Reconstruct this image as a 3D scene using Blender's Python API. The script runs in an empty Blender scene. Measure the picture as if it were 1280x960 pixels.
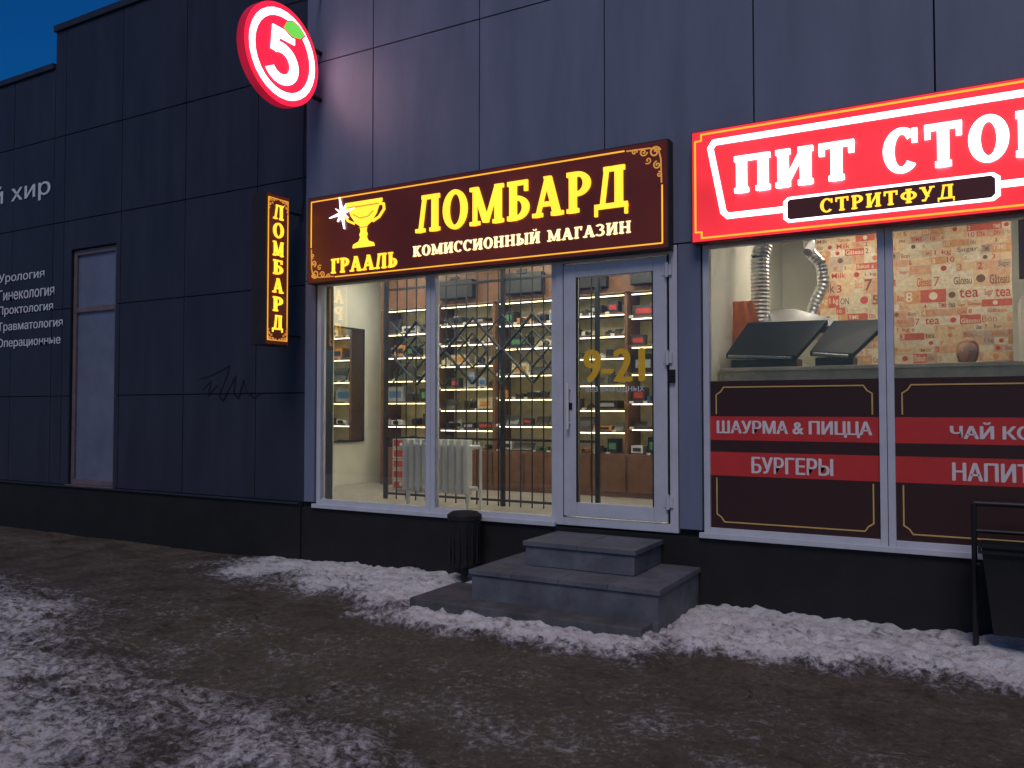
import bpy, math, random
from mathutils import Vector, noise
random.seed(7)
scene = bpy.context.scene
R = math.radians

# ------------------------------------------------------------ materials
def new_mat(name):
    m = bpy.data.materials.new(name); m.use_nodes = True
    return m, m.node_tree.nodes, m.node_tree.links, m.node_tree.nodes['Principled BSDF']

def pmat(name, col, rough=0.6, metal=0.0, var=0.25, scale=6.0, bump=0.0, bscale=40.0, rvar=0.0, streak=0.0):
    m, N, L, b = new_mat(name)
    tc = N.new('ShaderNodeTexCoord'); nz = N.new('ShaderNodeTexNoise')
    nz.inputs['Scale'].default_value = scale; nz.inputs['Detail'].default_value = 8
    nz.inputs['Roughness'].default_value = .65
    if streak:
        mp = N.new('ShaderNodeMapping'); mp.inputs['Scale'].default_value = (3, 3, streak)
        L.new(tc.outputs['Object'], mp.inputs['Vector']); L.new(mp.outputs['Vector'], nz.inputs['Vector'])
    else:
        L.new(tc.outputs['Object'], nz.inputs['Vector'])
    cr = N.new('ShaderNodeValToRGB')
    a = [max(0, c*(1-var)) for c in col]; z = [min(1, c*(1+var)) for c in col]
    cr.color_ramp.elements[0].position = .3; cr.color_ramp.elements[1].position = .7
    cr.color_ramp.elements[0].color = (*a, 1); cr.color_ramp.elements[1].color = (*z, 1)
    L.new(nz.outputs['Fac'], cr.inputs['Fac']); L.new(cr.outputs['Color'], b.inputs['Base Color'])
    b.inputs['Roughness'].default_value = rough; b.inputs['Metallic'].default_value = metal
    if rvar:
        mr = N.new('ShaderNodeMapRange'); mr.inputs['To Min'].default_value = rough-rvar; mr.inputs['To Max'].default_value = rough+rvar
        L.new(nz.outputs['Fac'], mr.inputs['Value']); L.new(mr.outputs['Result'], b.inputs['Roughness'])
    if bump:
        n2 = N.new('ShaderNodeTexNoise'); n2.inputs['Scale'].default_value = bscale; n2.inputs['Detail'].default_value = 6
        L.new(tc.outputs['Object'], n2.inputs['Vector'])
        bp = N.new('ShaderNodeBump'); bp.inputs['Strength'].default_value = bump; bp.inputs['Distance'].default_value = .01
        L.new(n2.outputs['Fac'], bp.inputs['Height']); L.new(bp.outputs['Normal'], b.inputs['Normal'])
    return m

def emat(name, col, strength, var=0.08, base=None, scale=3.0, sample=True):
    m, N, L, b = new_mat(name)
    b.inputs['Base Color'].default_value = (*(base or col), 1)
    b.inputs['Roughness'].default_value = .35
    tc = N.new('ShaderNodeTexCoord'); nz = N.new('ShaderNodeTexNoise')
    nz.inputs['Scale'].default_value = scale; L.new(tc.outputs['Object'], nz.inputs['Vector'])
    mr = N.new('ShaderNodeMapRange'); mr.inputs['From Min'].default_value = .3; mr.inputs['From Max'].default_value = .7
    mr.inputs['To Min'].default_value = strength*(1-var); mr.inputs['To Max'].default_value = strength*(1+var)
    L.new(nz.outputs['Fac'], mr.inputs['Value'])
    b.inputs['Emission Color'].default_value = (*col, 1)
    L.new(mr.outputs['Result'], b.inputs['Emission Strength'])
    if not sample: m.cycles.emission_sampling = 'NONE'
    return m

def glass_mat(name, tint=(.95, .96, .96), dirt=0.03):
    m = bpy.data.materials.new(name); m.use_nodes = True
    N = m.node_tree.nodes; L = m.node_tree.links; N.clear()
    o = N.new('ShaderNodeOutputMaterial'); t = N.new('ShaderNodeBsdfTransparent'); t.inputs['Color'].default_value = (*tint, 1)
    g = N.new('ShaderNodeBsdfGlossy'); g.inputs['Roughness'].default_value = .02
    fr = N.new('ShaderNodeFresnel'); fr.inputs['IOR'].default_value = 1.45
    mx = N.new('ShaderNodeMixShader'); L.new(fr.outputs[0], mx.inputs[0]); L.new(t.outputs[0], mx.inputs[1]); L.new(g.outputs[0], mx.inputs[2])
    d = N.new('ShaderNodeBsdfDiffuse'); d.inputs['Color'].default_value = (.6, .6, .6, 1)
    nz = N.new('ShaderNodeTexNoise'); nz.inputs['Scale'].default_value = 4; nz.inputs['Detail'].default_value = 8
    tc = N.new('ShaderNodeTexCoord'); L.new(tc.outputs['Object'], nz.inputs['Vector'])
    mr = N.new('ShaderNodeMapRange'); mr.inputs['From Min'].default_value = .35; mr.inputs['From Max'].default_value = .8
    mr.inputs['To Min'].default_value = dirt*.3; mr.inputs['To Max'].default_value = dirt*2
    L.new(nz.outputs['Fac'], mr.inputs['Value'])
    m2 = N.new('ShaderNodeMixShader'); L.new(mr.outputs[0], m2.inputs[0]); L.new(mx.outputs[0], m2.inputs[1]); L.new(d.outputs[0], m2.inputs[2])
    L.new(m2.outputs[0], o.inputs['Surface'])
    return m

M = {}
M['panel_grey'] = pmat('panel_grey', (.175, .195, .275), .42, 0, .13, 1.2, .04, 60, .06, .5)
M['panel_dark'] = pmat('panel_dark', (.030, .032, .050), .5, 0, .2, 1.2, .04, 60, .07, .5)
M['backing'] = pmat('backing', (.012, .012, .014), .8)
M['plinth'] = pmat('plinth', (.010, .009, .009), .75, 0, .35, 3, .15, 30)
M['frame'] = pmat('frame_aluminium_white', (.60, .61, .66), .35, 0, .08, 5, .02)
M['frame_brown'] = pmat('frame_brown', (.16, .12, .13), .4)
M['glass'] = glass_mat('glass_window')
M['film'] = pmat('frosted_film', (.15, .17, .24), .18, 0, .2, 1.5)
M['roof'] = pmat('roof_sheet', (.05, .05, .05), .8)
M['cream'] = pmat('cream_wall', (.83, .81, .70), .7, 0, .05, 2, .05)
M['floor'] = pmat('tile_floor', (.35, .32, .28), .4)
M['ceil'] = pmat('ceiling', (.7, .7, .68), .8, 0, .03)
M['wood'] = pmat('shelf_wood', (.17, .075, .035), .45, 0, .3, 9)
M['black'] = pmat('black_metal', (.010, .010, .011), .5)
M['steel'] = pmat('steel', (.6, .6, .6), .25, 1, .1, 8)
M['duct'] = pmat('foil_duct', (.7, .7, .7), .3, .85, .2, 20, .3, 40)
M['white'] = pmat('white_enamel', (.80, .79, .74), .35, 0, .04)
M['lamp'] = emat('tube_lamp', (1, .96, .78), 32)
M['lampc'] = emat('tube_lamp_cafe', (1, .90, .74), 24)
M['led'] = emat('led_strip', (1, .88, .52), 5, .3, None, 8)
M['yellow'] = emat('lit_yellow_letters', (1, .53, .03), 1.6, .06)
M['yellowline'] = emat('lit_yellow_line', (1, .48, .03), .9, sample=False)
M['gold'] = emat('gold_ornament', (.75, .34, .06), .55, sample=False)
M['cream_lit'] = emat('lit_cream_letters', (1, .80, .42), 1.3, sample=False)
M['brownlit'] = emat('lit_brown_board', (.085, .012, .006), .65, .35, (.04, .01, .008), 1.2, sample=False)
M['redlit'] = emat('lit_red_board', (.80, .030, .045), 1.15, .28, (.4, .01, .01), 1.3)
M['whitelit'] = emat('lit_white_letters', (1, .84, .93), 3.4)
M['darklit'] = emat('dark_plate', (.05, .012, .01), .6, .1, (.03, .01, .01), sample=False)
M['green'] = emat('lit_green_leaf', (.15, .65, .08), 1.1, sample=False)
M['signcase'] = pmat('sign_case', (.03, .022, .022), .5)
M['step'] = pmat('concrete_step', (.09, .088, .092), .75, 0, .4, 5, .35, 50)
M['steptile'] = pmat('step_tile', (.12, .125, .145), .6, 0, .4, 4, .3, 40)
M['decal'] = pmat('decal_dark', (.045, .015, .013), .45, 0, .1)
M['decalred'] = pmat('decal_red', (.66, .04, .036), .45, 0, .08)
M['decalwhite'] = pmat('decal_white', (.85, .77, .75), .5, 0, .03)
M['decalgold'] = pmat('decal_gold', (.75, .48, .14), .5, 0, .1)
M['goldtext'] = pmat('gold_vinyl', (.95, .55, .03), .5, 0, .05)
M['wall_text'] = pmat('white_vinyl', (.72, .74, .80), .5, 0, .05)
M['paintblack'] = pmat('spray_paint', (.006, .006, .008), .6)
M['orange'] = pmat('orange_plastic', (.8, .2, .03), .5)
M['skin'] = pmat('skin', (.5, .27, .19), .5, 0, .06)
M['hair'] = pmat('hair', (.45, .22, .07), .55, 0, .3, 30)
M['shirt'] = pmat('shirt', (.35, .04, .04), .8)
M['trousers'] = pmat('trousers', (.03, .03, .04), .8)

# ------------------------------------------------------------ helpers
def top(name, loc=(0, 0, 0)):
    e = bpy.data.objects.new(name, None); e.location = loc; e.empty_display_size = .2
    scene.collection.objects.link(e); return e

def mk(name, verts, faces, mat, parent=None, smooth=False, bevel=0):
    me = bpy.data.meshes.new(name); me.from_pydata([tuple(v) for v in verts], [], faces); me.update()
    o = bpy.data.objects.new(name, me); scene.collection.objects.link(o)
    if mat: me.materials.append(mat)
    if parent: o.parent = parent
    if smooth:
        for p in me.polygons: p.use_smooth = True
    if bevel:
        b = o.modifiers.new('bevel', 'BEVEL'); b.width = bevel; b.segments = 2; b.limit_method = 'ANGLE'
    return o

class G:
    def __init__(s): s.v = []; s.f = []
    def add(s, vs, fs):
        n = len(s.v); s.v += [tuple(v) for v in vs]; s.f += [[i+n for i in f] for f in fs]
    def box(s, x0, x1, y0, y1, z0, z1):
        s.add([(x0,y0,z0),(x1,y0,z0),(x1,y1,z0),(x0,y1,z0),(x0,y0,z1),(x1,y0,z1),(x1,y1,z1),(x0,y1,z1)],
              [(0,3,2,1),(4,5,6,7),(0,1,5,4),(1,2,6,5),(2,3,7,6),(3,0,4,7)])
    def cyl(s, p0, p1, r0, r1=None, n=12, cap=True):
        r1 = r0 if r1 is None else r1
        p0 = Vector(p0); p1 = Vector(p1); d = (p1-p0).normalized()
        a = d.orthogonal().normalized(); b = d.cross(a)
        vs = []
        for p, r in ((p0, r0), (p1, r1)):
            for i in range(n):
                t = 2*math.pi*i/n; vs.append(p + a*math.cos(t)*r + b*math.sin(t)*r)
        fs = [(i, (i+1) % n, n+(i+1) % n, n+i) for i in range(n)]
        if cap: fs += [tuple(range(n-1, -1, -1)), tuple(range(n, 2*n))]
        s.add(vs, fs)
    def tube(s, pts, r, n=8):
        for a, b in zip(pts[:-1], pts[1:]): s.cyl(a, b, r, r, n)
    def out(s, name, mat, parent=None, smooth=False, bevel=0): return mk(name, s.v, s.f, mat, parent, smooth, bevel)

def box(name, b, mat, parent=None, bevel=0):
    g = G(); g.box(*b); return g.out(name, mat, parent, bevel=bevel)

def F_front(x, y, z): return (Vector((x, y, z)), Vector((1, 0, 0)), Vector((0, 0, 1)), Vector((0, -1, 0)))
def F_side(x, y, z): return (Vector((x, y, z)), Vector((0, 1, 0)), Vector((0, 0, 1)), Vector((1, 0, 0)))

def area(p):
    return sum(p[i][0]*p[(i+1) % len(p)][1]-p[(i+1) % len(p)][0]*p[i][1] for i in range(len(p)))/2

def polys(name, ps, fr, mat, parent, d0=0.0, d1=.01):
    O, r, u, o = fr; g = G()
    for k, p in enumerate(ps):
        if area(p) < 0: p = p[::-1]
        e = d1 + (k % 11)*.0004; n = len(p)
        vs = [O+r*a+u*b+o*e for a, b in p] + [O+r*a+u*b+o*d0 for a, b in p]
        fs = [tuple(range(n))] + [(i, n+i, n+(i+1) % n, (i+1) % n) for i in range(n)]
        g.add(vs, fs)
    return g.out(name, mat, parent)

def ribbon(pts, w):
    out = []
    for i in range(len(pts)-1):
        a = Vector(pts[i]); b = Vector(pts[i+1]); d = b-a
        if d.length < 1e-6: continue
        d.normalize(); n = Vector((-d.y, d.x))*w/2; e = d*w*.15
        out.append([tuple(a-n-e), tuple(b-n+e), tuple(b+n+e), tuple(a+n-e)])
    return out

# slab-serif stroke font --------------------------------------------------
def make_font(W, T, SH):
    def Ls(x0, y0, x1, y1, w=None):
        w = W if w is None else w
        return [(x0-w/2, y0), (x0+w/2, y0), (x1+w/2, y1), (x1-w/2, y1)]
    def Hs(x0, x1, y, t=None):
        t = T if t is None else t
        if y > .9: y = 1-t/2
        if y < .1 and y > 0.051: y = t/2
        return [(x0, y-t/2), (x1, y-t/2), (x1, y+t/2), (x0, y+t/2)]
    def Ss(x, y, h=.19): return [(x-h, 0), (x+h, 0), (x+h, SH), (x-h, SH)] if y == 0 else [(x-h, 1-SH), (x+h, 1-SH), (x+h, 1), (x-h, 1)]
    def Rs(x0, x1, y0, y1): return [(x0, y0), (x1, y0), (x1, y1), (x0, y1)]
    def Es(cx, cy, rx, ry, a0, a1, wx=None, wy=None):
        wx = W if wx is None else wx; wy = T if wy is None else wy
        n = max(8, int(abs(a1-a0)/12)); A = [R(a0+(a1-a0)*i/n) for i in range(n+1)]
        return [(cx+rx*math.cos(a), cy+ry*math.sin(a)) for a in A] + [(cx+(rx-wx)*math.cos(a), cy+(ry-wy)*math.sin(a)) for a in reversed(A)]
    t2 = T*1.15
    _I = [Ls(.22,0,.22,1), Ls(.8,0,.8,1), Ss(.22,0), Ss(.22,1), Ss(.8,0), Ss(.8,1)]
    _soft = [Ls(.24,0,.24,1), Es(.36,.31,.4,.31,-90,90), Hs(.24,.38,.62-T/2), Hs(.05,.38,.052)]
    GL = {
    'Л': (1.0, [Ls(.76,0,.76,1), Hs(.26,.94,.948), Ls(.2,0,.37,1,t2), Ss(.2,0,.18), Ss(.76,0)]),
    'О': (.94, [Es(.47,.5,.45,.53,0,180), Es(.47,.5,.45,.53,180,360)]),
    'М': (1.25, [Ls(.2,0,.2,1,t2), Ls(1.03,0,1.03,1), Ls(.6,.05,.22,1,W*.9), Ls(.62,.05,1.0,1,t2), Ss(.2,0,.18), Ss(1.03,0), Ss(.15,1,.13), Ss(1.08,1,.14)]),
    'Б': (.84, [Ls(.24,0,.24,1), Hs(.05,.72,.948), Rs(.74-T,.74,.72,1), Es(.36,.31,.43,.31,-90,90), Hs(.24,.38,.62-T/2), Hs(.05,.38,.052)]),
    'А': (1.02, [Ls(.17,0,.5,1,t2), Ls(.82,0,.5,1,W*1.1), Hs(.25,.72,.31), Ss(.17,0,.17), Ss(.82,0,.2)]),
    'Р': (.84, [Ls(.24,0,.24,1), Ss(.24,0), Hs(.05,.4,.948), Es(.38,.7,.42,.3,-90,90), Hs(.24,.4,.4+T/2)]),
    'Д': (1.06, [Ls(.76,.05,.76,1), Ls(.26,.08,.4,1,t2), Hs(.3,.94,.948), Hs(.02,1.02,.06,.12), Rs(.02,.11,-.17,.05), Rs(.93,1.02,-.17,.05)]),
    'Г': (.76, [Ls(.24,0,.24,1), Hs(.05,.7,.948), Rs(.7-T,.7,.68,1), Ss(.24,0)]),
    'Ь': (.82, _soft+[Ss(.24,1)]),
    'Ы': (1.2, _soft+[Ss(.24,1), Ls(1.0,0,1.0,1), Ss(1.0,0,.18), Ss(1.0,1,.18)]),
    'К': (.96, [Ls(.24,0,.24,1), Ss(.24,0), Ss(.24,1), Ls(.76,0,.42,.56), Ls(.34,.42,.74,1,t2), Ss(.76,0,.18), Ss(.74,1,.16)]),
    'И': (1.02, _I+[Ls(.28,.06,.74,.94,t2)]),
    'Й': (1.02, _I+[Ls(.28,.06,.74,.94,t2), Es(.51,1.26,.18,.16,180,360,.08,.08)]),
    'Н': (1.02, _I+[Hs(.2,.8,.5)]),
    'П': (1.02, [Ls(.22,0,.22,1), Ls(.8,0,.8,1), Ss(.22,0), Ss(.8,0), Hs(.03,.99,.948)]),
    'С': (.9, [Es(.47,.5,.45,.53,42,318), Rs(.85-T,.85,.66,.98)]),
    'Т': (.92, [Ls(.46,0,.46,1), Hs(.03,.89,.948), Rs(.03,.03+T,.68,1), Rs(.89-T,.89,.68,1), Ss(.46,0)]),
    'У': (.96, [Ls(.5,.3,.2,1), Ls(.32,0,.76,1,t2), Ss(.19,1,.18), Ss(.76,1,.16), Rs(.14,.38,0,.12)]),
    'Ф': (1.08, [Ls(.54,0,.54,1), Ss(.54,0), Ss(.54,1), Es(.54,.52,.5,.32,0,180,W*.9), Es(.54,.52,.5,.32,180,360,W*.9)]),
    'З': (.8, [Es(.33,.74,.38,.27,-90,150,W*.9), Es(.33,.28,.42,.3,-150,90,W*.9)]),
    ' ': (.5, []),
    }
    return GL, Es, Rs
GLn, Es, Rs = make_font(.235, .115, .10)
GLb, _, _ = make_font(.275, .135, .125)
def slab(text, x0, x1, z0, z1, gap=.07, GL=GLn):
    tot = sum(GL[c][0]+gap for c in text)-gap; k = (x1-x0)/tot; h = z1-z0; x = x0; out = []
    for c in text:
        w, ps = GL[c]
        for p in ps: out.append([(x+a*k, z0+b*h) for a, b in p])
        x += (w+gap)*k
    return out

_tc = {}
def text_fit(name, body, x0, x1, z0, z1, fr, mat, parent, d=.004, bold=0.0, keep=False, right=False):
    key = (body, bold)
    if key not in _tc:
        cu = bpy.data.curves.new(name, 'FONT'); cu.body = body; cu.size = 1; cu.offset = bold; cu.resolution_u = 3
        o = bpy.data.objects.new(name, cu); scene.collection.objects.link(o)
        dg = bpy.context.evaluated_depsgraph_get(); dg.update()
        _tc[key] = bpy.data.meshes.new_from_object(o.evaluated_get(dg)); bpy.data.objects.remove(o)
    me = _tc[key].copy()
    if not me.vertices: return None
    xs = [v.co.x for v in me.vertices]; ys = [v.co.y for v in me.vertices]
    ax, bx, ay, by = min(xs), max(xs), min(ys), max(ys)
    sy = (z1-z0)/(by-ay); sx = sy if keep else (x1-x0)/(bx-ax)
    if right: x0 = x1-(bx-ax)*sx
    O, r, u, ou = fr
    for v in me.vertices:
        v.co = O + r*(x0+(v.co.x-ax)*sx) + u*(z0+(v.co.y-ay)*sy) + ou*d
    me.materials.clear(); me.materials.append(mat)
    ob = bpy.data.objects.new(name, me); scene.collection.objects.link(ob); ob.parent = parent
    return ob
def text_bold(name, body, x0, x1, z0, z1, fr, mat, parent, d, k):
    # heavier weight: overlapping copies nudged sideways, each a hair in front of the other
    text_fit(name, body, x0-k, x1-k, z0, z1, fr, mat, parent, d, 0)
    text_fit(name+'_weight', body, x0+k, x1+k, z0, z1, fr, mat, parent, d+.0005, 0)
    text_fit(name+'_centre', body, x0, x1, z0-k*.4, z1+k*.4, fr, mat, parent, d+.001, 0)

# ------------------------------------------------------------ building
bld = top('commercial_building')
g = G()
ROOF = 6.70
g.box(-22, -10.88, .0, .22, 0, 6.20)
g.box(-10.88, -10.47, .0, .22, 0, ROOF)
g.box(-10.47, -9.53, .0, .22, 3.74, ROOF); g.box(-10.47, -9.53, .0, .22, 0, .63)
g.box(-9.53, -6.12, .0, .22, 0, ROOF)
g.box(-6.12, 12, .0, .22, 2.99, ROOF)
g.box(-6.12, 12, .0, .22, 0, .60)
g.box(-2.17, -1.96, .0, .22, .60, 2.99)
g.box(.9, 12, .0, .22, .60, 2.99)
g.box(-22, -21.8, .22, 14, 0, 6.2); g.box(11.8, 12, .22, 14, 0, ROOF); g.box(-22, 12, 14, 14.2, 0, 6.2)
g.out('core_walls', M['backing'], bld)
g = G(); g.box(-22.05, -10.88, .0, 14.1, 6.201, 6.3); g.box(-10.88, 12.05, 0, 14.1, 6.701, 6.8)
g.box(-10.88, -10.8, .22, 14, 6.3, 6.7)
g.out('roof', M['roof'], bld)

def subtract(r, o):
    x0, x1, z0, z1 = r; a0, a1, c0, c1 = o
    if a0 >= x1 or a1 <= x0 or c0 >= z1 or c1 <= z0: return [r]
    out = []
    if a0 > x0: out.append((x0, a0, z0, z1))
    if a1 < x1: out.append((a1, x1, z0, z1))
    m0, m1 = max(x0, a0), min(x1, a1)
    if c0 > z0: out.append((m0, m1, z0, c0))
    if c1 < z1: out.append((m0, m1, c1, z1))
    return out
def panels(name, xs, zs, y0, y1, mat, openings=(), gap=.006):
    g = G()
    for a, b in zip(xs[:-1], xs[1:]):
        for c, d in zip(zs[:-1], zs[1:]):
            rs = [(a+gap, b-gap, c+gap, d-gap)]
            for o in openings: rs = [q for r in rs for q in subtract(r, o)]
            dy = random.uniform(-.0015, .0015)
            for q in rs: g.box(q[0], q[1], y0+dy, y1, q[2], q[3])
    return g.out(name, mat, bld, bevel=.002)
xs_r = [-6.28, -5.37, -4.09, -2.81, -1.53, -.25, 1.03, 2.31, 3.59, 4.87, 6.15, 7.43, 8.71, 10, 12]
panels('facade_panels_grey', xs_r, [2.99, 5.33, 6.75], -.05, -.001, M['panel_grey'])
panels('facade_posts', [-6.28, -6.13], [.64, 2.99], -.05, -.001, M['panel_grey'])
panels('facade_posts_mid', [-2.165, -1.965], [.64, 2.99], -.05, -.001, M['panel_grey'])
panels('facade_posts_right', [.91, 2.2, 3.5, 6, 9, 12], [.64, 2.99], -.05, -.001, M['panel_grey'])
xs_l = [-10.88, -10.64, -9.44, -8.24, -7.04, -6.285]
op = (-10.47, -9.53, .63, 3.74)
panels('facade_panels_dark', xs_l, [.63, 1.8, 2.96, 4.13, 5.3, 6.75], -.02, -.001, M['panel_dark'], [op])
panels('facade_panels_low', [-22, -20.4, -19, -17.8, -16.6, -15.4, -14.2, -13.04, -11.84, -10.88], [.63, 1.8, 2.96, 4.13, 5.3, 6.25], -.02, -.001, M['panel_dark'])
g = G(); g.box(-22.05, -10.9, -.05, -.0, 6.256, 6.33); g.box(-10.9, -6.29, -.05, 0, 6.756, 6.84); g.box(-6.285, 12.05, -.08, 0, 6.756, 6.84)
g.out('coping', M['panel_dark'], bld)
g = G()
g.box(-22, -6.32, -.06, -.003, -.1, .612); g.box(-6.32, 12, -.04, -.003, -.1, .585)
g.out('plinth', M['plinth'], bld, bevel=.004)
g = G(); g.box(-22, -6.33, -.085, -.004, .614, .628); g.out('plinth_flashing', M['panel_dark'], bld)
g = G()
g.tube([(-6.36, -.035, 3.65), (-6.33, -.035, 3.9), (-6.34, -.035, 4.4), (-6.33, -.035, 5.0)], .007, 6)
g.out('cable', M['black'], bld)

g = G()
g.box(-10.465, -10.40, .02, .1, .64, 3.73); g.box(-9.60, -9.535, .02, .1, .64, 3.73)
g.box(-10.40, -9.60, .02, .1, 3.66, 3.73); g.box(-10.40, -9.60, .02, .1, .64, .71); g.box(-10.40, -9.60, .02, .1, 2.90, 2.97)
g.box(-10.49, -9.51, -.05, .018, .60, .639)
g.out('side_window_frame', M['frame_brown'], bld, bevel=.004)
box('side_window_panes', (-10.42, -9.58, .05, .06, .68, 3.70), M['film'], bld)

def frame_rect(g, x0, x1, z0, z1, t, y0, y1):
    g.box(x0, x0+t, y0, y1, z0, z1); g.box(x1-t, x1, y0, y1, z0, z1)
    g.box(x0+t, x1-t, y0, y1, z1-t, z1); g.box(x0+t, x1-t, y0, y1, z0, z0+t)
g = G()
frame_rect(g, -6.125, -4.66, .62, 2.985, .055, -.03, .05)
frame_rect(g, -4.657, -3.29, .62, 2.985, .05, -.03, .05)
g.box(-6.15, -3.29, -.075, -.032, .588, .63)
g.out('pawnshop_window_frames', M['frame'], bld, bevel=.004)
g = G(); g.box(-6.08, -4.71, .008, .014, .67, 2.94); g.box(-4.61, -3.335, .008, .014, .67, 2.94)
g.out('pawnshop_window_glass', M['glass'], bld)
g = G()
frame_rect(g, -1.96, -.60, .62, 2.985, .05, -.03, .05)
frame_rect(g, -.596, .90, .62, 2.985, .05, -.03, .05)
g.box(-1.99, .95, -.075, -.032, .588, .63)
g.out('cafe_window_frames', M['frame'], bld, bevel=.004)
g = G(); g.box(-1.915, -.645, .008, .014, .665, 2.94); g.box(-.55, .855, .008, .014, .665, 2.94)
g.out('cafe_window_glass', M['glass'], bld)

door = top('shop_door')
g = G()
frame_rect(g, -3.286, -2.17, .605, 2.985, .07, -.045, .06)
g.out('door_frame', M['frame'], door, bevel=.005)
g = G()
g.box(-3.205, -3.085, -.06, .0, .69, 2.90); g.box(-2.375, -2.255, -.06, .0, .69, 2.90)
g.box(-3.085, -2.375, -.06, .0, 2.78, 2.90); g.box(-3.085, -2.375, -.06, .0, .69, .81)
g.out('door_leaf', M['frame'], door, bevel=.006)
g = G(); g.box(-3.07, -2.39, -.035, -.029, .80, 2.79); g.out('door_glass', M['glass'], door)
g = G(); g.box(-3.085, -3.075, -.058, -.02, .81, 2.78); g.box(-2.385, -2.375, -.058, -.02, .81, 2.78)
g.box(-3.215, -3.207, -.05, -.0, .68, 2.91); g.box(-2.253, -2.245, -.05, 0, .68, 2.91)
g.out('door_gasket', M['black'], door)
g = G()
for z in (.86, 2.05, 2.78):
    g.cyl((-2.25, -.075, z-.06), (-2.25, -.075, z+.06), .016); g.box(-2.29, -2.21, -.066, -.046, z-.045, z+.045)
g.out('hinges', M['frame'], door)
g = G()
g.cyl((-3.145, -.11, 1.45), (-3.145, -.11, 1.85), .013); g.cyl((-3.145, -.11, 1.50), (-3.145, -.06, 1.50), .011); g.cyl((-3.145, -.11, 1.80), (-3.145, -.06, 1.80), .011)
g.out('handle', M['white'], door)
g = G(); g.box(-3.17, -3.12, -.068, -.06, 1.62, 1.68); g.out('lock_plate', M['black'], door)
text_bold('opening_hours', '9-21', -3.01, -2.465, 1.86, 2.14, F_front(0, -.038, 0), M['goldtext'], door, .003, .014)
text_fit('opening_days', 'БЕЗ ВЫХОДНЫХ', -3.0, -2.46, 1.765, 1.82, F_front(0, -.038, 0), M['wall_text'], door, .003, .01)
g = G(); g.box(-2.235, -2.185, -.075, -.045, 1.84, 1.95); g.cyl((-2.21, -.08, 1.9), (-2.21, -.075, 1.9), .014)
ic = top('intercom'); g.out('intercom_body', M['black'], ic, bevel=.004)

# rooms
rm = top('shop_interior')
g = G(); g.box(-7.6, -7.5, .221, 2.95, .5, 3.7); g.box(-7.5, -2.12, 2.85, 2.95, .5, 3.7); g.box(-7.5, -6.13, .221, .24, .6, 3.6)
g.box(-2.12, -2.02, .221, 4.1, .5, 3.7)
g.out('plaster_walls', M['cream'], rm)
g = G(); g.box(-7.6, 3.1, .221, 4.1, .5, .6); g.box(-6.12, .9, .052, .2205, .586, .604); g.out('floor_tiles', M['floor'], rm)
g = G(); g.box(-7.6, 3.1, .221, 4.1, 3.6, 3.7); g.out('ceiling_slab', M['ceil'], rm)
g = G(); g.box(3.0, 3.1, .221, 4.1, .6, 3.6); g.box(-2.02, 3.0, 3.4, 3.5, .6, 3.6); g.out('cafe_walls', M['cream'], rm)

def tube_lamp(x0, x1, y, z, name='ceiling_lamp', mat='lamp'):
    t = top(name)
    box('lamp_housing', (x0-.02, x1+.02, y-.09, y+.09, z+.03, z+.07), M['white'], t)
    box('lamp_diffuser', (x0, x1, y-.075, y+.075, z, z+.029), M[mat], t)
for x in (-6.6, -4.9, -3.3): tube_lamp(x-.5, x+.5, 1.75, 3.5)
for x in (-5.6, -3.9): tube_lamp(x-.5, x+.5, .34, 3.3)  # unseen front pair, added above the window to light radiator, grille and goods
for x in (-1.2, .6): tube_lamp(x-.45, x+.45, 1.9, 3.5, mat='lampc')
for x in (-.8,): tube_lamp(x-.4, x+.4, .45, 3.5, mat='lampc')

# shelving
sh = top('display_shelving')
g = G(); LED = G()
y0s, y1s = 2.42, 2.84
g.box(-7.2, -2.2, 2.40, 2.84, 3.0, 3.58)
bays = [-7.2, -6.3, -5.4, -4.5, -3.6, -2.72, -2.24]
for x in bays: g.box(x-.018, x+.018, y0s, y1s, .6, 2.995)
g.box(-7.17, -2.27, 2.38, y1s, .6, 1.10)
for x in [-7.17+.45*i for i in range(11)]: g.box(x+.01, x+.43, 2.362, 2.379, .66, 1.07)
heights = {0: [1.4, 1.72, 2.02, 2.34, 2.66], 1: [1.36, 1.62, 1.90, 2.2, 2.48, 2.74], 2: [1.42, 1.76, 2.06, 2.4, 2.7],
           3: [1.36, 1.62, 1.92, 2.24, 2.5, 2.76], 4: [1.40, 1.7, 2.04, 2.36, 2.7], 5: [1.5, 1.9, 2.3, 2.7]}
for i in range(6):
    for z in heights[i]:
        g.box(bays[i]+.02, bays[i+1]-.02, y0s+.01, y1s-.01, z-.011, z+.011)
    for z in heights[i]+[2.99]:
        LED.box(bays[i]+.05, bays[i+1]-.05, y0s+.06, y0s+.075, z-.024, z-.013)
g.out('shelf_boards', M['wood'], sh)
LED.out('shelf_led_strips', M['led'], sh)
box('shelf_back_panel', (-7.18, -2.26, 2.838, 2.848, 1.1, 2.99), pmat('shelf_back', (.72, .64, .38), .5), sh)
mer = top('shelf_merchandise')
cols = [(.02,.02,.022),(.04,.04,.045),(.35,.35,.36),(.5,.05,.03),(.05,.14,.35),(.02,.02,.02),(.6,.55,.4),(.08,.25,.1),(.6,.25,.05),(.7,.7,.66)]
gs = [G() for _ in cols]
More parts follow.
